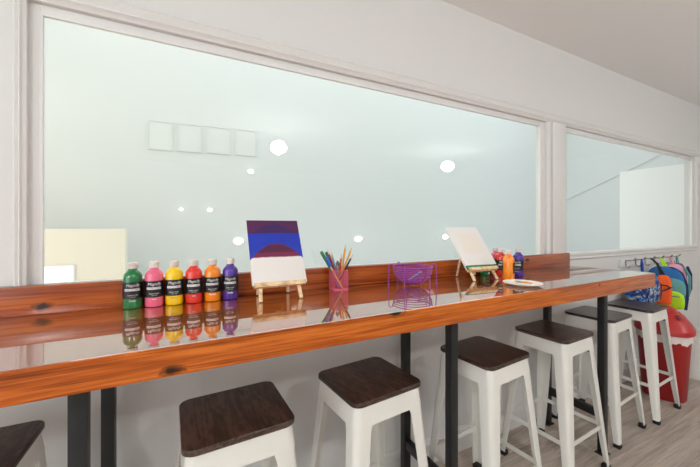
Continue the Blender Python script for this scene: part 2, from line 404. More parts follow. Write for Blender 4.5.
# ceiling lamps of this room: semi-flush globes
M_dome = mat('globe_glow', (252, 253, 252), .3, emit=120)
for i, x in enumerate((-1.9, 1.04, 3.97)):  # first lamp added out of view to help light the room
    t = tag(empty('ceiling_lamp', (x, -1.3, CEIL)), ('round globe lamp added out of view on the ceiling, nearest the left wall', 'round globe lamp in the middle of the ceiling row', 'round globe lamp on the ceiling furthest from the left wall')[i], 'lamp', 'ceiling lamps')
    lathe('canopy', [(.07, 0), (.07, -.012), (.05, -.022), (.012, -.026), (.012, -.165), (.045, -.17), (.045, -.19)], M_trim, t)
    lathe('globe', [(.02, -.186)] + [(.105*math.sin(q*math.pi/10), -.27 + .088*math.cos(q*math.pi/10)) for q in range(2, 10)] + [(.01, -.3585)], M_dome, t)

# ------------------------------------------------------------------ bar table
TT = 1.049; DT = .873; DTR = .933; TYB = YW - .003; THK = .08
XTL = -.85; XTF = g_of(655.5)*DTR; XTB = 1.8065*1.387
kx1, kz1 = ony(172, 371.5, DT); kx2, kz2 = ony(610, 286, DT)
M_bar = wood('varnished_fir', (120, 52, 8), (174, 82, 18), (206, 112, 36), stretch=(.55, 14, 14), rough=.35, bands=2.4, bump=0, gloss=(.05, 1.55), grain=.10, fine=1.3,
             knots=((kx1, DT, kz1, .022), (kx2, DT+.05, kz2, .012), (.62, DT+.02, TT, .025)))
M_edge = wood('varnished_fir_edge', (120, 52, 8), (174, 82, 18), (206, 112, 36), stretch=(.55, 14, 14), rough=.3, bands=2.4, bump=0, gloss=(.03, 5), grain=.10, fine=1.3,
             knots=((kx1, DT, kz1, .022), (kx2, DT+.05, kz2, .012), (.62, DT+.02, TT, .025)))
M_splash = wood('varnished_redwood', (104, 40, 8), (150, 66, 16), (180, 92, 28), stretch=(.7, 14, 14), rough=.35, bands=2.6, bump=0, gloss=(.03, 4), gloss_rough=.2, grain=.10, fine=1.3,
             knots=((-.43, 1.387, 1.075, .022), (2.02, 1.387, 1.115, .018)))
bt = tag(empty('bar_table', (1.0, 1.14, 0)), 'long glossy orange-brown wooden bar table on black steel legs under the windows', 'table')
def rel(o):                      # put a part built in world space under its thing
    return o
def under(o, root):
    o.parent = root; o.matrix_parent_inverse = root.matrix_world.inverted() if False else Matrix.Translation(-root.location); return o
bm = bmesh.new()
DTL = DT + (DTR-DT)*(XTL+.336)/(XTF+.336)
loft(bm, [[(XTL, DTL, TT-k*.070), (XTF, DTR, TT-k*.087), (XTB, TYB, TT-k*.087), (XTL, TYB, TT-k*.070)] for k in (1, 0)])
bevel(bm, .004, 2)
tp = under(finish(bm, 'tabletop', [M_bar, M_edge], None, 0), bt)
for p in tp.data.polygons: p.material_index = 0 if p.normal.z > .6 else 1
under(box('backsplash', XTL, XTB, 1.387, TYB, TT, 1.144, M_splash, None, .003), bt)
LG = .038
YF0, YBK1 = 1.005, 1.33
for gx in (g_of(67)*YF0+LG/2, g_of(445)*(YF0+LG)+LG/2, g_of(597)*(YF0+LG)+LG/2):
    for yy in (YF0, YBK1):
        xx = gx
        lg = under(box('leg', xx-LG/2, xx+LG/2, yy, yy+LG, .006, TT-THK, M_black, None, .003), bt)
        under(box('foot_plate', xx-LG/2-.012, xx+LG/2+.012, yy-.008, yy+LG+.008, 0, .006, M_black, None), bt)
    under(box('cross_rail', gx-LG/2+.004, gx+LG/2-.004, YF0+LG, YBK1, .205, .25, M_black, None, .003), bt)
    under(box('top_rail', gx-LG/2+.004, gx+LG/2-.004, YF0+LG, YBK1, TT-THK-.04, TT-THK, M_black, None, .003), bt)

# ------------------------------------------------------------------ stools
SH = .75
def leg_bm(sx, sy):
    bm = bmesh.new(); t = .0035
    rings = []
    for z, w in ((.712, .104), (.690, .083), (.668, .070), (.64, .063), (.5, .058), (.3, .050), (.12, .040), (.012, .032)):
        k = (.712 - z)/.70
        c = .150 + .058*k; r = .026 - .013*k
        def prof(off):
            cc = c - off; rr = max(r-off, .003)
            p = [(cc - (w - off), cc)]
            for i in range(6):
                a = math.pi/2 - i/5*math.pi/2
                p.append((cc - rr + rr*math.cos(a), cc - rr + rr*math.sin(a)))
            p.append((cc, cc - (w - off)))
            return p
        pr = prof(0) + prof(t)[::-1]
        rings.append([(sx*x, sy*y, z) for x, y in pr])
    loft(bm, rings)
    return bm
def make_stool():
    t = empty('bar_stool')
    bm = bmesh.new()
    loft(bm, [rrect(.153, .153, .030, z, 6) if 0 else rrect(h, h, .034, z, 6) for h, z in ((.1535, .732), (.1565, .735), (.1565, .747), (.1545, .75))])
    finish(bm, 'seat', M_seat, t, 40)
    bm = bmesh.new()
    loft(bm, [rrect(.1555, .1555, .026, .664, 6), rrect(.150, .150, .028, .712, 6), rrect(.146, .146, .024, .732, 6), rrect(.14, .14, .022, .732, 6), rrect(.146, .146, .024, .706, 6), rrect(.1515, .1515, .023, .664, 6)], False, False)
    # close lower rim
    bm.verts.ensure_lookup_table(); n = 28
    for k in range(n):
        a = bm.verts[k]; b_ = bm.verts[(k+1) % n]; c_ = bm.verts[5*n+(k+1) % n]; d_ = bm.verts[5*n+k]
        bm.faces.new((a, b_, c_, d_))
    finish(bm, 'apron', M_metal_white, t, 40)
    for sx in (-1, 1):
        for sy in (-1, 1):
            lg = finish(leg_bm(sx, sy), 'leg', M_metal_white, t, 40)
            bm = bmesh.new(); loft(bm, [rrect(.019, .019, .006, z, 3, sx*.191, sy*.191) for z in (0, .022)]); finish(bm, 'foot_cap', M_rubber, lg, 40)
    zb = .235; c = .150 + .058*(.712-zb)/.70 - .006
    for i in range(4):
        a = i*math.pi/2
        p0 = Vector((c-.004, -c+.02, zb)); p1 = Vector((c-.004, c-.02, zb)); Rm = Matrix.Rotation(a, 3, 'Z')
        bar('brace', Rm @ p0, Rm @ p1, .004, .022, M_metal_white, t)
    # slanting upper stays and black bumpers under the apron corners
    for sx in (-1, 1):
        for sy in (-1, 1):
            box('bumper', min(sx*.118, sx*.143), max(sx*.118, sx*.143), min(sy*.118, sy*.143), max(sy*.118, sy*.143), .640, .662, M_rubber, t, .002)
    return t
proto = make_stool()
quads = {
 'A': None,
 'B': [(178, 401), (271, 380), (297, 419), (184, 454)],
 'C': [(317.5, 373), (379, 355.5), (421, 381), (354, 405)],
 'D': [(438, 348), (483, 334.5), (530, 352), (486, 368.5)],
 'E': [(513, 327), (546, 319), (594, 332), (564, 342)],
 'F': [(563, 310.5), (588, 305), (633, 314), (610, 322)],
 'G': [(604, 302), (626, 298), (668, 306), (648, 312.5)]}
labels = {
 'A': 'white metal bar stool with dark wood seat past the leftmost black table legs',
 'B': 'white metal bar stool with dark wood seat below the row of paint bottles',
 'C': 'white metal bar stool with dark wood seat under the table below the pencil cup',
 'D': 'white metal bar stool with dark wood seat just right of the middle table legs',
 'E': 'white metal bar stool with dark wood seat just before the last table legs',
 'F': 'white metal bar stool with dark wood seat just past the last table legs',
 'G': 'white metal bar stool with dark wood seat right against the red bin'}
spots = {}
for k, q in quads.items():
    if not q: continue
    pts = [onz(px, py, SH) for px, py in q]
    spots[k] = (sum(p[0] for p in pts)/4, sum(p[1] for p in pts)/4, math.atan2(pts[2][1]-pts[3][1], pts[2][0]-pts[3][0]),
                [round(math.dist(pts[i], pts[(i+1) % 4]), 3) for i in range(4)])
    print('STOOL', k, [round(v, 3) for v in spots[k][:2]], round(math.degrees(spots[k][2]), 1), spots[k][3])
STOOLS = {
 'A': (onz(47.5, 418, SH)[0]-.155, onz(47.5, 418, SH)[1]-.143, 0)}
for k, (x, y, a, _) in spots.items(): STOOLS[k] = (x, y, a)
for i, (k, (x, y, a)) in enumerate(STOOLS.items()):
    s = proto if i == 0 else copy_tree(proto)
    s.location = (x, y, 0); s.rotation_euler.z = a; s.scale.y = .93
    tag(s, labels[k], 'stool', 'white bar stools')

# ------------------------------------------------------------------ paint bottles
M_cap = mat('cap_white', (222, 214, 206), .4)
M_label = mat('label_black', (24, 22, 26), .4)
M_ink = mat('label_white', (235, 235, 235), .5)
PAINTS = {'green': (16, 120, 62), 'pink': (238, 104, 138), 'yellow': (246, 206, 10), 'red': (224, 50, 40), 'orange': (244, 140, 20), 'purple': (74, 42, 150)}
def arc_patch(bm, r, z0, z1, a0, a1, n, th=.0006):
    for k in range(n):
        b0, b1 = a0 + (a1-a0)*k/n, a0 + (a1-a0)*(k+1)/n
        vs = [bm.verts.new((rr*math.cos(b), rr*math.sin(b), z)) for rr in (r, r+th) for b, z in ((b0, z0), (b1, z0), (b1, z1), (b0, z1))]
        for f in ((3,2,1,0),(4,5,6,7),(0,1,5,4),(1,2,6,5),(2,3,7,6),(3,0,4,7)): bm.faces.new([vs[i] for i in f])
    bmesh.ops.remove_doubles(bm, verts=bm.verts[:], dist=1e-5)
BR = .0295
def bend_text(o, r):                       # wrap a flat lettering mesh round the bottle (front at -Y)
    for v in o.data.vertices:
        a = v.co.x/r; rr = r + v.co.z
        v.co = (rr*math.sin(a), -rr*math.cos(a), v.co.y)
def make_bottle(colour, label, group, label_on=True, script='Magicfly'):
    m = mat('paint_'+colour, PAINTS[colour], .22, coat=.6, noise=.03)
    t = tag(empty('paint_bottle'), label, 'bottle', group)
    r = BR
    lathe('body', [(r-.006, 0), (r-.002, .002), (r, .007), (r, .110), (r-.001, .116), (r-.005, .124), (r-.012, .131), (.0145, .134), (.0135, .137), (.0135, .142)], m, t)
    cap = lathe('cap', [(.0155, .140), (.0155, .159), (.0148, .161), (.011, .1615)], M_cap, t)
    bm = bmesh.new()
    for k in range(20):
        a = k/20*2*math.pi; abar(bm, (.0155*math.cos(a), .0155*math.sin(a), .142), (.0155*math.cos(a), .0155*math.sin(a), .158), .0018, .0018, up=(math.cos(a), math.sin(a), 0))
    finish(bm, 'grip_ribs', M_cap, cap)
    if label_on:
        bm = bmesh.new(); arc_patch(bm, r, .036, .094, -math.pi/2-2.2, -math.pi/2+2.2, 26); lb = finish(bm, 'label_band', M_label, t, 30)
        o = text(script, .0135, M_ink, lb, (0, 0, .083), (0, 0, 0), 'brand_lettering', shear=.3); bend_text(o, r+.0008)
        bm = bmesh.new(); arc_patch(bm, r+.0006, .064, .072, -math.pi/2-.85, -math.pi/2+.75, 10, .0003); finish(bm, 'white_strip', M_ink, lb)
        o = text('ACRYLIC PAINT', .0062, M_label, lb, (0, 0, .068), (0, 0, 0), 'strip_lettering'); bend_text(o, r+.0011)
        o = text('NON-TOXIC', .0055, M_ink, lb, (0, 0, .049), (0, 0, 0), 'small_lettering'); bend_text(o, r+.0008)
        o = text('16 FL OZ', .0045, M_ink, lb, (0, 0, .043), (0, 0, 0), 'small_lettering'); bend_text(o, r+.0008)
        o = text(colour.upper(), .006, M_label if colour == 'yellow' else M_ink, t, (0, 0, .029), (0, 0, 0), 'colour_lettering'); bend_text(o, r+.0003)
    return t
fronts = {'green': (133.2, 308.9), 'pink': (154.2, 307.6), 'yellow': (174.4, 305.4), 'red': (193.8, 303.3), 'orange': (212.6, 302), 'purple': (230.3, 300.3)}
for c, (px, py) in fronts.items():
    x, y = onz(px, py, TT); d = math.hypot(x, y); x, y = x + x/d*BR, y + y/d*BR
    y = min(y, 1.385-BR)
    nm = {'pink': 'pink', 'orange': 'orange'}.get(c, c)
    b = make_bottle(c, '%s paint bottle with black label in the row of six on the bar table' % nm, 'row of six paint bottles')
    b.location = (x, y, TT); b.rotation_euler.z = math.atan2(-y, -x) + math.pi/2 + .0
for c, px, py, lab, lon, turn in (('red', 500.5, 276.5, 'red paint bottle with black label behind the orange one near the paper plate', True, .5),
                            ('orange', 508.5, 280.5, 'orange paint bottle turned with its plain back out, next to the paper plate', True, 3.0),
                            ('purple', 518.3, 276.8, 'purple paint bottle with black label next to the paper plate', True, -.3),
                            ('green', 485, 276, 'green paint bottle half hidden behind the easel with the blank canvas', True, .5),
                            ('pink', 495.5, 274.8, 'pinkish paint bottle squeezed in behind the red one by the easel', True, .4)):
    x, y = onz(px, py, TT); d = math.hypot(x, y); x, y = x + x/d*BR, y + y/d*BR
    y = min(y, 1.385-BR)
    b = make_bottle(c, lab, 'paint bottles by the paper plate', lon)
    b.location = (x, y, TT); b.rotation_euler.z = math.atan2(-y, -x) + math.pi/2 + turn

# ------------------------------------------------------------------ easels with canvases
def canvas_mat(kind):
    m = bpy.data.materials.new('canvas_'+kind); m.use_nodes = True; nt = m.node_tree; L = nt.links.new; b = nt.nodes['Principled BSDF']
    b.inputs['Roughness'].default_value = .7
    tc = nt.nodes.new('ShaderNodeTexCoord'); sp = nt.nodes.new('ShaderNodeSeparateXYZ'); L(tc.outputs['Object'], sp.inputs[0])
    n = nt.nodes.new('ShaderNodeTexNoise'); n.inputs['Scale'].default_value = 22; n.inputs['Detail'].default_value = 6; L(tc.outputs['Object'], n.inputs['Vector'])
    def math_(op, a, b_=None, c_=None):
        q = nt.nodes.new('ShaderNodeMath'); q.operation = op
        for i, v in enumerate((a, b_, c_)):
            if v is None: continue
            if isinstance(v, (int, float)): q.inputs[i].default_value = v
            else: L(v, q.inputs[i])
        return q.outputs[0]
    zz = math_('MULTIPLY_ADD', n.outputs['Fac'], .008, sp.outputs['Z'])
    col = None
    def layer(prev, fac, c, jitter=.25):
        mx = nt.nodes.new('ShaderNodeMix'); mx.data_type = 'RGBA'; L(fac, mx.inputs['Factor'])
        if isinstance(prev, tuple): mx.inputs['A'].default_value = prev
        else: L(prev, mx.inputs['A'])
        st = nt.nodes.new('ShaderNodeMix'); st.data_type = 'RGBA'; L(n.outputs['Fac'], st.inputs['Factor'])
        cc = lin(c); st.inputs['A'].default_value = tuple(v*(1-jitter) for v in cc[:3])+(1,); st.inputs['B'].default_value = tuple(min(1, v*(1+jitter)) for v in cc[:3])+(1,)
        L(st.outputs['Result'], mx.inputs['B']); return mx.outputs['Result']
    def above(zv, h, soft=.002):
        q = nt.nodes.new('ShaderNodeMapRange'); q.inputs['From Min'].default_value = h-soft; q.inputs['From Max'].default_value = h+soft; L(zv, q.inputs['Value']); return q.outputs['Result']
    white = lin((236, 232, 228))
    # painted only on the front face
    front = math_('LESS_THAN', sp.outputs['Y'], -.0015)
    if kind == 'painted':
        H = .254
        c = layer(white, above(zz, .116), (120, 30, 72))
        # arch of dark plum between magenta strip and blue band
        xx = math_('MULTIPLY', sp.outputs['X'], sp.outputs['X'])
        arch = math_('MULTIPLY_ADD', xx, 6.0, zz)              # z + 6 x^2 -> hill
        c = layer(c, above(zz, .136), (84, 24, 64))
        c = layer(c, above(arch, .176), (26, 52, 176))
        arch2 = math_('MULTIPLY_ADD', xx, -2.0, zz)
        c = layer(c, above(zz, .222), (82, 24, 78))
        up = math_('MULTIPLY_ADD', xx, 6.0, zz)
        lo = math_('LESS_THAN', up, .264); hi = above(zz, .225); c = layer(c, math_('MULTIPLY', lo, hi), (58, 26, 92))
    else:
        c = layer(white, math_('LESS_THAN', zz, .026), (20, 128, 84))
        ins = math_('MULTIPLY', above(zz, .10), math_('LESS_THAN', zz, .238)); ax = math_('ABSOLUTE', sp.outputs['X']); ins = math_('MULTIPLY', ins, math_('LESS_THAN', ax, .072))
        c = layer(c, math_('MULTIPLY', ins, .5), (238, 224, 206), .05)
    fm = nt.nodes.new('ShaderNodeMix'); fm.data_type = 'RGBA'; L(front, fm.inputs['Factor']); fm.inputs['A'].default_value = white; L(c, fm.inputs['B'])
    L(fm.outputs['Result'], b.inputs['Base Color'])
    return m
def make_easel(label, cw, ch, lean, kind, clabel, loc, rz, zl=.064, spread=.080):
    t = tag(empty('tabletop_easel', loc, rz), label, 'easel')
    # front at -Y; plane of the front legs leans back by `lean`
    sl, cl = math.sin(lean), math.cos(lean)
    def pl(x, s, off=0): return (x, s*sl - off*cl, s*cl + off*sl)     # s along the leaning plane, off towards the viewer
    top = .20
    for sg in (-1, 1):
        a = Vector(pl(sg*spread, 0.003)); b_ = Vector(pl(sg*spread*.86, top))
        bar('front_leg', a, b_, .014, .009, M_pine, t, up=(0, -cl, sl), bev=.001)
    for sg in (-1, 1):
        hinge = Vector(pl(sg*spread*.72, top*.94, -.012)); bar('rear_leg', (sg*spread*.80, hinge.y+.035, .005), hinge, .012, .008, M_pine, t, bev=.001)
    bm = bmesh.new(); abar(bm, pl(-spread-.022, zl-.006, .013), pl(spread+.022, zl-.006, .013), .008, .022, up=(0, -cl, sl)); 
    abar(bm, pl(-spread-.022, zl+.0005, .0245), pl(spread+.022, zl+.0005, .0245), .012, .004, up=(0, -cl, sl)); led = finish(bm, 'ledge', M_pine, t)
    bar('top_bar', pl(-spread*.9, top-.02, -.008), pl(spread*.9, top-.02, -.008), .014, .008, M_pine, t, up=(0, -cl, sl))
    bar('cross_bar', pl(-spread*.75, zl+.012, -.007), pl(spread*.75, zl+.012, -.007), .012, .006, M_pine, t, up=(0, -cl, sl))
    tube('wing_nut', [pl(-.012, zl-.004, -.016), pl(0, zl-.0, -.012), pl(.012, zl-.004, -.016)], .004, mat('brass', (196, 160, 90), .3, metal=.8), t)
    # canvas stands on the ledge
    o = tag(empty('canvas_board'), clabel, 'canvas')
    cm = canvas_mat(kind)
    bm = bmesh.new(); abox(bm, -cw/2, cw/2, -.0075, .0075, 0, ch); bevel(bm, .0012, 2)
    cv = finish(bm, 'stretched_canvas', cm, o, 40)
    base = Matrix.Translation(loc) @ Matrix.Rotation(rz, 4, 'Z')
    o.matrix_world = base @ Matrix.Translation(pl(0, zl-.001, .0125)) @ Matrix.Rotation(-lean, 4, 'X')
    return t
def feet_pose(pl_, pr_):
    a = onz(pl_[0], pl_[1], TT); b_ = onz(pr_[0], pr_[1], TT)
    print('EASEL', a, b_, math.dist(a, b_), math.degrees(math.atan2(b_[1]-a[1], b_[0]-a[0])))
    return ((a[0]+b_[0])/2, (a[1]+b_[1])/2, TT), math.atan2(b_[1]-a[1], b_[0]-a[0]), math.dist(a, b_)/2
l1, r1, h1 = feet_pose((260.3, 303), (302, 298.4))
make_easel('small pine easel holding the canvas painted purple and blue', .216, .279, math.radians(27), 'painted', 'canvas with purple and blue painted upper half and white lower half', l1, r1)
l2, r2, h2 = feet_pose((474, 281.4), (498.6, 279.4))
make_easel('small pine easel holding the nearly blank canvas with a green strip', .216, .279, math.radians(37), 'blank', 'nearly blank white canvas with a green painted strip along its bottom', l2, r2)

# ------------------------------------------------------------------ pencil cup
M_pinkmesh = mat('pink_wire', (228, 104, 132), .45)
x, y = onz(338.5, 289, TT)
CUP = (x, y); CH = .088; CR = .034
pc = tag(empty('pencil_cup', (x, y, TT), -.05), 'pink square wire-mesh cup of pencils on the bar table', 'cup')
bm = bmesh.new(); abox(bm, -CR, CR, -CR, CR, 0, .003); finish(bm, 'base', M_pinkmesh, pc)
for z in (.003, CH):
    bm = bmesh.new(); q = rrect(CR, CR, .006, z, 3); atube(bm, q, .0022, 6, True); finish(bm, 'rim', M_pinkmesh, pc, 50)
bm = bmesh.new(); n = 15; w_ = .0007
for sd in range(4):
    Rm = Matrix.Rotation(sd*math.pi/2, 3, 'Z')
    for k in range(n+1):
        u = -CR + 2*CR*k/n; abar(bm, Rm @ Vector((u, -CR, .003)), Rm @ Vector((u, -CR, CH)), w_, w_, up=(1, .3, 0))
    for k in range(20):
        z = .004 + (CH-.006)*k/19; abar(bm, Rm @ Vector((-CR, -CR, z)), Rm @ Vector((CR, -CR, z)), w_, w_)
o = finish(bm, 'wire_mesh', M_pinkmesh, pc); o['kind'] = 'stuff'
# pens and pencils: pixel of upper tip, foot inside cup
M_lead = mat('pencil_lead', (50, 45, 44), .5); M_rawwood = mat('raw_wood', (222, 180, 128), .6)
def pencil(label, foot, tip, col, r=.0036, kind='pencil', group='pencils in the pink cup'):
    f, p = Vector(foot), Vector(tip); L_ = (p-f).length
    q = (p-f).to_track_quat('Z', 'Y')
    t = tag(empty(kind), label, kind, group); t.location = f; t.rotation_euler = q.to_euler()
    m = mat('barrel_%d_%d_%d' % col, col, .35)
    if kind == 'pencil':
        lathe('barrel', [(r, 0), (r, L_-.02)], m, t, 6, smooth=20)
        lathe('sharpened_cone', [(r, L_-.02), (.0012, L_-.005)], M_rawwood, t, 8); lathe('lead', [(.0012, L_-.005), (.0003, L_)], M_lead, t, 8)
    elif kind == 'marker':
        lathe('barrel', [(r, 0), (r, L_-.045)], m, t, 14); lathe('cap', [(r*1.15, L_-.045), (r*1.15, L_-.004), (r*.8, L_)], m, t, 14)
    else:
        lathe('handle', [(.002, 0), (r, L_*.3), (r*.8, L_*.7)], m, t, 10); lathe('ferrule', [(r*.85, L_*.7), (r*1.1, L_*.82)], M_chrome, t, 10)
        lathe('bristles', [(r*1.1, L_*.82), (r*1.4, L_*.9), (r*.3, L_)], mat('bristle_%d_%d_%d' % col, tuple(int(v*.6)+40 for v in col), .7), t, 10)
cx, cy = CUP
rv = Vector((sT, -cT, 0)); fv = Vector((cT, sT, 0))        # horizontal screen-right and depth directions, for laying the fan out
def cuploc(a, b_, z): return Vector((cx, cy, TT)) + rv*a + fv*b_ + Vector((0, 0, z))
pen = [
 ('green marker leaning out of the pink cup, left of all others', .016, .0, -.062, .162, (20, 120, 66), 'marker', .0052),
 ('dark teal marker leaning out beside the green marker in the pink cup', .020, .020, -.046, .158, (24, 96, 92), 'marker', .0050),
 ('red-brown pencil leaning out of the pink cup beside the blue marker', .012, -.008, -.038, .168, (150, 60, 44), 'pencil', .0036),
 ('blue marker leaning low over the rim of the pink cup', .010, -.016, -.042, .142, (40, 92, 190), 'marker', .0048),
 ('pale blue pencil behind the red-brown one in the pink cup', .006, .02, -.026, .155, (150, 190, 226), 'pencil', .0036),
 ('grey-bristled paintbrush standing upright in the pink cup', 0, .008, -.004, .122, (120, 124, 122), 'paintbrush', .0056),
 ('red pencil standing near the middle of the pink cup', -.004, .016, .012, .148, (206, 60, 40), 'pencil', .0034),
 ('tall yellow pencil, the highest in the pink cup', .006, .004, .030, .192, (214, 150, 52), 'pencil', .0038),
 ('dark brown pencil beside the tall yellow one in the pink cup', .004, .012, .026, .165, (92, 58, 34), 'pencil', .0036),
 ('yellow pencil leaning to the right in the pink cup', -.012, .01, .056, .178, (216, 164, 70), 'pencil', .0036),
 ('black pencil leaning furthest right in the pink cup', -.016, .0, .060, .148, (40, 38, 40), 'pencil', .0036),
 ('golden yellow pencil slanting across the inside of the pink cup', .024, -.022, -.030, .104, (236, 178, 30), 'pencil', .0036)]
for (lab, fa, fb, ta, tz, col, kind, r) in pen:
    pencil(lab, cuploc(fa*.8, fb*.8, .006), cuploc(ta*(1.3 if ta < 0 else 1.1), fb*1.1, tz*1.07), col, r*1.3, kind)

# ------------------------------------------------------------------ purple wire basket
M_purple = mat('purple_wire', (150, 62, 160), .35)
x, y = onz(412.5, 285.5, TT)
wb = tag(empty('wire_basket', (x, y, TT)), 'purple wire basket bowl on thin legs on the bar table', 'basket')
RB = .095; HB = .094
for k in range(12):
    q = k/12; r = .018 + (RB-.018)*math.sin(q*math.pi/2*1.0 + 0.0) ; z = .012 + (HB-.012)*(1-math.cos(q*math.pi/2))
    if k == 0: r, z = .02, .012
    tube('ring', [(px_, py_, z) for px_, py_, _ in circ(r, 0, 28)], .0019, M_purple, wb, 6, True)
tube('rim', [(px_, py_, HB) for px_, py_, _ in circ(RB, 0, 32)], .0026, M_purple, wb, 8, True)
for k in range(6):
    a = k*math.pi/3 + .60; ca, sa = math.cos(a), math.sin(a)
    pts = []
    for i in range(9):
        q = i/8*math.pi/2; r = .02 + (RB-.02)*math.sin(q); z = .012 + (HB-.012)*(1-math.cos(q)); pts.append((r*ca, r*sa, z))
    tube('rib', pts, .002, M_purple, wb, 6)
    ro = RB + .02
    lg = tube('leg', [(RB*ca, RB*sa, HB), ((RB+.003)*ca, (RB+.003)*sa, HB+.009), ((RB+.012)*ca, (RB+.012)*sa, HB+.012), (ro*ca, ro*sa, HB+.004), ((ro+.002)*ca, (ro+.002)*sa, .05), ((ro+.002)*ca, (ro+.002)*sa, .004)], .0026, M_purple, wb, 7)
    bm = bmesh.new(); bmesh.ops.create_icosphere(bm, subdivisions=2, radius=.0045, matrix=Matrix.Translation(((ro+.002)*ca, (ro+.002)*sa, .0045))); finish(bm, 'ball_foot', M_purple, lg, 60)
cr = empty('crayon'); tag(cr, 'pale blue pen lying inside the purple wire basket', 'pen')
lathe('barrel', [(.0032, 0), (.0035, .004), (.0035, .075)], mat('pen_blue', (110, 170, 220), .3), cr, 10); lathe('tip', [(.003, .075), (.0008, .085)], M_chrome, cr, 10)
p0 = Vector((x, y, TT)) + rv*(-.028) + fv*-.03 + Vector((0, 0, .030)); p1 = p0 + rv*.066 + Vector((0, 0, .04)) + fv*.012
cr.name = 'pen'; cr.location = p0; cr.rotation_euler = (p1-p0).to_track_quat('Z', 'Y').to_euler()

# ------------------------------------------------------------------ paper plate and brush
x, y = onz(522.5, 285, TT)
pp = lathe('paper_plate', [(.060, .0005), (.067, .003), (.084, .011), (.089, .0125), (.089, .0138), (.083, .0128), (.066, .005), (.059, .0025)], mat('paper_white', (240, 236, 228), .7), None, 36)
pp.location = (x, y, TT); tag(pp, 'white paper plate lying on the bar table near the orange paint bottle', 'plate')
pb = tag(empty('paintbrush'), 'short wooden paintbrush resting on the paper plate', 'paintbrush')
lathe('handle', [(.003, 0), (.0048, .03), (.004, .07)], mat('brush_handle', (232, 150, 60), .4), pb, 10); lathe('ferrule', [(.0042, .07), (.005, .088)], M_chrome, pb, 10); lathe('bristles', [(.005, .088), (.006, .1), (.001, .115)], mat('brush_hair', (225, 190, 140), .8), pb, 10)
p0 = Vector((x, y, TT+.0215)) + rv*.008 - fv*.07 ; p1 = Vector((x, y, TT+.012)) + rv*-.02 + fv*.04
pb.location = p0; pb.rotation_euler = (p1-p0).to_track_quat('Z', 'Y').to_euler()

# ------------------------------------------------------------------ coat hooks
zr0, zr1 = .987, 1.06
XH = [3.36 + .174*i for i in range(6)]
cr_ = tag(empty('coat_rack', (3.80, YW, zr0)), 'white wall-mounted coat rack board with metal hooks under the second window', 'coat rack')
box('board', 3.285-3.80, 4.36-3.80, -.018, 0, 0, zr1-zr0, M_trim, cr_, .003)
for hx in XH:
    hk = tube('hook', [(hx-3.80, -.02, .052), (hx-3.80, -.032, .062), (hx-3.80, -.055, .060), (hx-3.80, -.075, .066), (hx-3.80, -.09, .086)], [.004, .0045, .0045, .0045, .006], M_chrome, cr_, 8)
    tube('lower_prong', [(hx-3.80, -.02, .030), (hx-3.80, -.024, .008), (hx-3.80, -.040, .0), (hx-3.80, -.052, .012)], [.004, .0045, .0045, .0055], M_chrome, hk, 8)
    box('hook_plate', hx-3.80-.010, hx-3.80+.010, -.022, -.018, .018, .062, M_chrome, hk, .001)

# ------------------------------------------------------------------ bags on the hooks
def soft(bm, name, m, parent, lev=2):
    o = finish(bm, name, m, parent, 80)
    md = o.modifiers.new('sub', 'SUBSURF'); md.levels = lev; md.render_levels = lev
    return o
def puff(w, d, h, top_r=.45, z0=0, n=8):
    """soft bag body: rings of rounded rectangles, narrower towards the top"""
    bm = bmesh.new(); rings = []
    for q, kw, kd in ((0, .78, .7), (.03, .93, .9), (.15, 1, 1), (.45, 1, 1), (.7, .97, .92), (.86, .86, .74), (.95, .66, .5), (1.0, .40, .25)):
        rings.append(rrect(w/2*kw, d/2*kd, min(w*kw, d*kd)*.42, z0+h*q, 4))
    loft(bm, rings); return bm
def strap(name, pts, w, m, parent):
    bm = bmesh.new(); rings = []
    P = [Vector(p) for p in pts]
    for i, p in enumerate(P):
        d = (P[min(i+1, len(P)-1)] - P[max(i-1, 0)]).normalized(); s = Vector((1, 0, 0)); u = d.cross(s).normalized()
        rings.append([p + s*(a*w/2) + u*(b_*.002) for a, b_ in ((-1, -1), (1, -1), (1, 1), (-1, 1))])
    loft(bm, rings); return finish(bm, name, m, parent, 40)
def pattern_mat():
    m = bpy.data.materials.new('patterned_blue_cloth'); m.use_nodes = True; nt = m.node_tree; L = nt.links.new; b = nt.nodes['Principled BSDF']; b.inputs['Roughness'].default_value = .75
    tc = nt.nodes.new('ShaderNodeTexCoord'); n = nt.nodes.new('ShaderNodeTexNoise'); n.inputs['Scale'].default_value = 26; n.inputs['Detail'].default_value = 2; n.inputs['Distortion'].default_value = 1.0; L(tc.outputs['Object'], n.inputs['Vector'])
    rp = nt.nodes.new('ShaderNodeValToRGB'); rp.color_ramp.interpolation = 'CONSTANT'; e = rp.color_ramp.elements
    e[0].color = lin((22, 40, 96)); e[1].position = .44; e[1].color = lin((30, 84, 170))
    for p, c in ((.53, (70, 150, 210)), (.555, (226, 214, 90)), (.59, (30, 84, 170)), (.64, (190, 214, 216))): q = rp.color_ramp.elements.new(p); q.color = lin(c)
    L(n.outputs['Fac'], rp.inputs['Fac']); L(rp.outputs['Color'], b.inputs['Base Color']); return m
M_pat = pattern_mat()
def cloth(n, c): return mat('cloth_'+n, c, .8, noise=.08, nscale=60, bump=.3)
M_navy = cloth('navy', (30, 38, 84)); M_blue = cloth('blue', (34, 104, 168)); M_teal = cloth('teal', (96, 158, 160)); M_lime = cloth('lime', (176, 222, 26)); M_orange = cloth('orange', (240, 92, 26)); M_pinkc = cloth('pink', (232, 160, 180)); M_grey = cloth('charcoal', (78, 82, 104)); M_blackc = cloth('black', (28, 28, 34)); M_royal = cloth('royal', (28, 70, 160))
def hang(name, label, hook, dx, dy, ztop, rz, group='bags hanging on the coat rack'):
    t = tag(empty(name, (XH[hook]+dx, YW-.085+dy, 0), rz), label, 'bag', group); return t
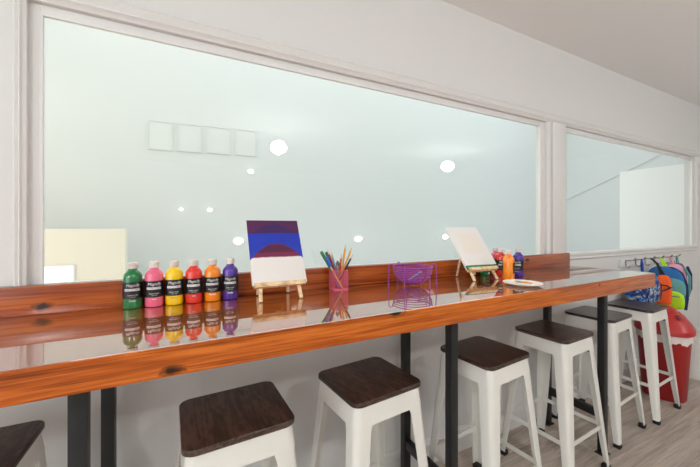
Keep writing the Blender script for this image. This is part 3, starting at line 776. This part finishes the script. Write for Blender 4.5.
def loop_to_hook(t, hook, z0, w, m, name='hang_loop'):
    Mi = (Matrix.Translation(t.location) @ Matrix.Rotation(t.rotation_euler.z, 4, 'Z')).inverted()
    a = Mi @ Vector((XH[hook], YW-.06, zr0+.066))
    s = strap(name, [(-.012, -.01, z0), Vector((0, -.008, (z0+a.z)/2)).lerp(a, .5), a + Vector((0, 0, .002)), Vector((0, .012, (z0+a.z)/2)).lerp(a, .5), (.012, .012, z0)], w, m, t)
    return s
# blue patterned bag
t = hang('patterned_bag', 'blue bag with yellow and pale speckled pattern hanging on the coat rack', 1, -.12, -.03, 0, .0)
soft(puff(.34, .15, .255, z0=.70), 'body', M_pat, t); loop_to_hook(t, 1, .945, .022, M_royal)
strap('zip_piping', [(-.10, -.079, .73), (-.12, -.079, .77), (-.10, -.085, .86), (0, -.075, .90), (.1, -.085, .86), (.12, -.079, .77), (.10, -.079, .73)], .005, M_navy, t)
# small orange bag
t = hang('orange_bag', 'small orange bag with black band between the patterned bag and the big backpack', 2, -.085, -.09, 0, -1.15)
soft(puff(.105, .075, .25, z0=.675), 'body', M_orange, t); loop_to_hook(t, 2, .905, .016, M_blackc)
strap('band', [(-.044, -.034, .80), (-.015, -.042, .79), (.02, -.041, .81), (.046, -.032, .83)], .02, M_blackc, t)
bm = bmesh.new(); atube(bm, [(-.042, -.034, .83), (-.015, -.043, .845), (.02, -.041, .84), (.042, -.032, .82)], .005, 8); finish(bm, 'drawstring', M_blackc, t, 60)
# big backpack
t = hang('school_backpack', 'blue and teal school backpack with lime front pocket on the coat rack', 3, -.085, -.042, 0, math.atan2(-.32, -.947)+R90)
soft(puff(.26, .13, .37, z0=.615), 'body', M_blue, t)
soft(puff(.255, .05, .16, z0=.73), 'teal_panel', M_teal, t).location = (0, -.052, 0)
pk = soft(puff(.20, .07, .15, z0=.63), 'front_pocket', M_lime, t); pk.location = (.02, -.075, 0)
box('zip', -.06, .09, -.113, -.108, .735, .742, M_blue, t)
strap('side_trim', [(.125, -.03, .62), (.135, -.03, .72), (.13, -.03, .84), (.10, -.03, .94), (.03, -.03, .985)], .02, M_navy, t)
loop_to_hook(t, 3, .975, .018, M_lime)
# pink bag
t = hang('pink_backpack', 'pink backpack hanging behind the blue and teal one', 4, .0, -.015, 0, -.35)
soft(puff(.20, .11, .37, z0=.62), 'body', M_pinkc, t); loop_to_hook(t, 4, .98, .018, M_pinkc)
tube('shoulder_strap', [(.05, -.05, .95), (.085, -.062, .88), (.085, -.062, .74), (.06, -.05, .66)], .010, M_teal, t)
# charcoal bag
t = hang('charcoal_backpack', 'charcoal backpack at the end of the coat rack behind the pink one', 5, .02, .02, 0, 0)
soft(puff(.19, .10, .36, z0=.625), 'body', M_grey, t); loop_to_hook(t, 5, .975, .018, M_teal)
tube('shoulder_strap', [(.05, -.05, .95), (.09, -.062, .88), (.095, -.062, .74), (.06, -.05, .66)], .011, M_navy, t)

# ------------------------------------------------------------------ red bin
M_red = mat('red_plastic', (150, 17, 20), .38, noise=.04, nscale=10)
M_lid = mat('red_lid_plastic', (176, 34, 34), .4, noise=.03, nscale=10)
BX, BY = 3.395, 1.172
rb = tag(empty('swing_bin', (BX, BY, 0), .3), 'red plastic swing-lid bin with white liner below the hanging bags', 'bin')
def sell(a, b_, z, n=36, e=2.6):
    out = []
    for k in range(n):
        q = 2*math.pi*k/n; c_, s_ = math.cos(q), math.sin(q)
        out.append((a*math.copysign(abs(c_)**(2/e), c_), b_*math.copysign(abs(s_)**(2/e), s_), z))
    return out
bm = bmesh.new(); loft(bm, [sell(a, a*.92, z) for a, z in ((.138, 0), (.142, .006), (.172, .50), (.172, .52))], True, True); finish(bm, 'body', M_red, rb, 40)
M_liner = mat('liner_plastic', (225, 214, 208), .35, noise=.1, nscale=40, bump=.8)
bm = bmesh.new(); rg = []
for j, (a, z) in enumerate(((.176, .452), (.179, .475), (.177, .50), (.178, .522))):
    rr = sell(a, a*.92, z, 72)
    rg.append([(p[0]*(1+.012*math.sin(i*1.9+j)), p[1]*(1+.012*math.sin(i*1.9+j)), p[2] + (.010*math.sin(i*.8)+.006*math.sin(i*2.3) if j == 0 else 0)) for i, p in enumerate(rr)])
loft(bm, rg, False, False); finish(bm, 'liner', M_liner, rb, 80)
bm = bmesh.new(); loft(bm, [sell(a, a*.92, z) for a, z in ((.186, .512), (.193, .518), (.193, .545), (.187, .553), (.170, .585), (.128, .640), (.104, .662))], True, True); ld = finish(bm, 'lid', M_lid, rb, 40)
bm = bmesh.new(); loft(bm, [[(x_, y_*1.0, z + .35*(-(y_)) * 0) for x_, y_, _ in sell(a, a*.8, 0)] for a, z in ((.100, .655), (.103, .668), (.088, .688), (.055, .70), (.02, .703))], True, True); fp = finish(bm, 'swing_flap', M_lid, ld, 40)
lathe_o = lathe('emblem', [(.024, 0), (.024, .003), (.02, .004)], mat('dark_red', (110, 14, 18), .4), ld, 20)
lathe_o.location = (-.10, -.085, .645); lathe_o.rotation_euler = (math.radians(48), math.radians(-35), 0)

# ------------------------------------------------------------------ white round bin at the side
wbn = tag(empty('white_bucket', (4.07, 1.2, 0)), 'white round bucket standing on the floor past the red bin', 'bucket')
lathe('body', [(.13, 0), (.138, .004), (.15, .335)], mat('white_plastic', (224, 221, 216), .4), wbn, 40)
lathe('lid', [(.156, .33), (.158, .338), (.156, .35), (.14, .357), (.03, .358)], mat('white_plastic', (224, 221, 216), .4), wbn, 40)
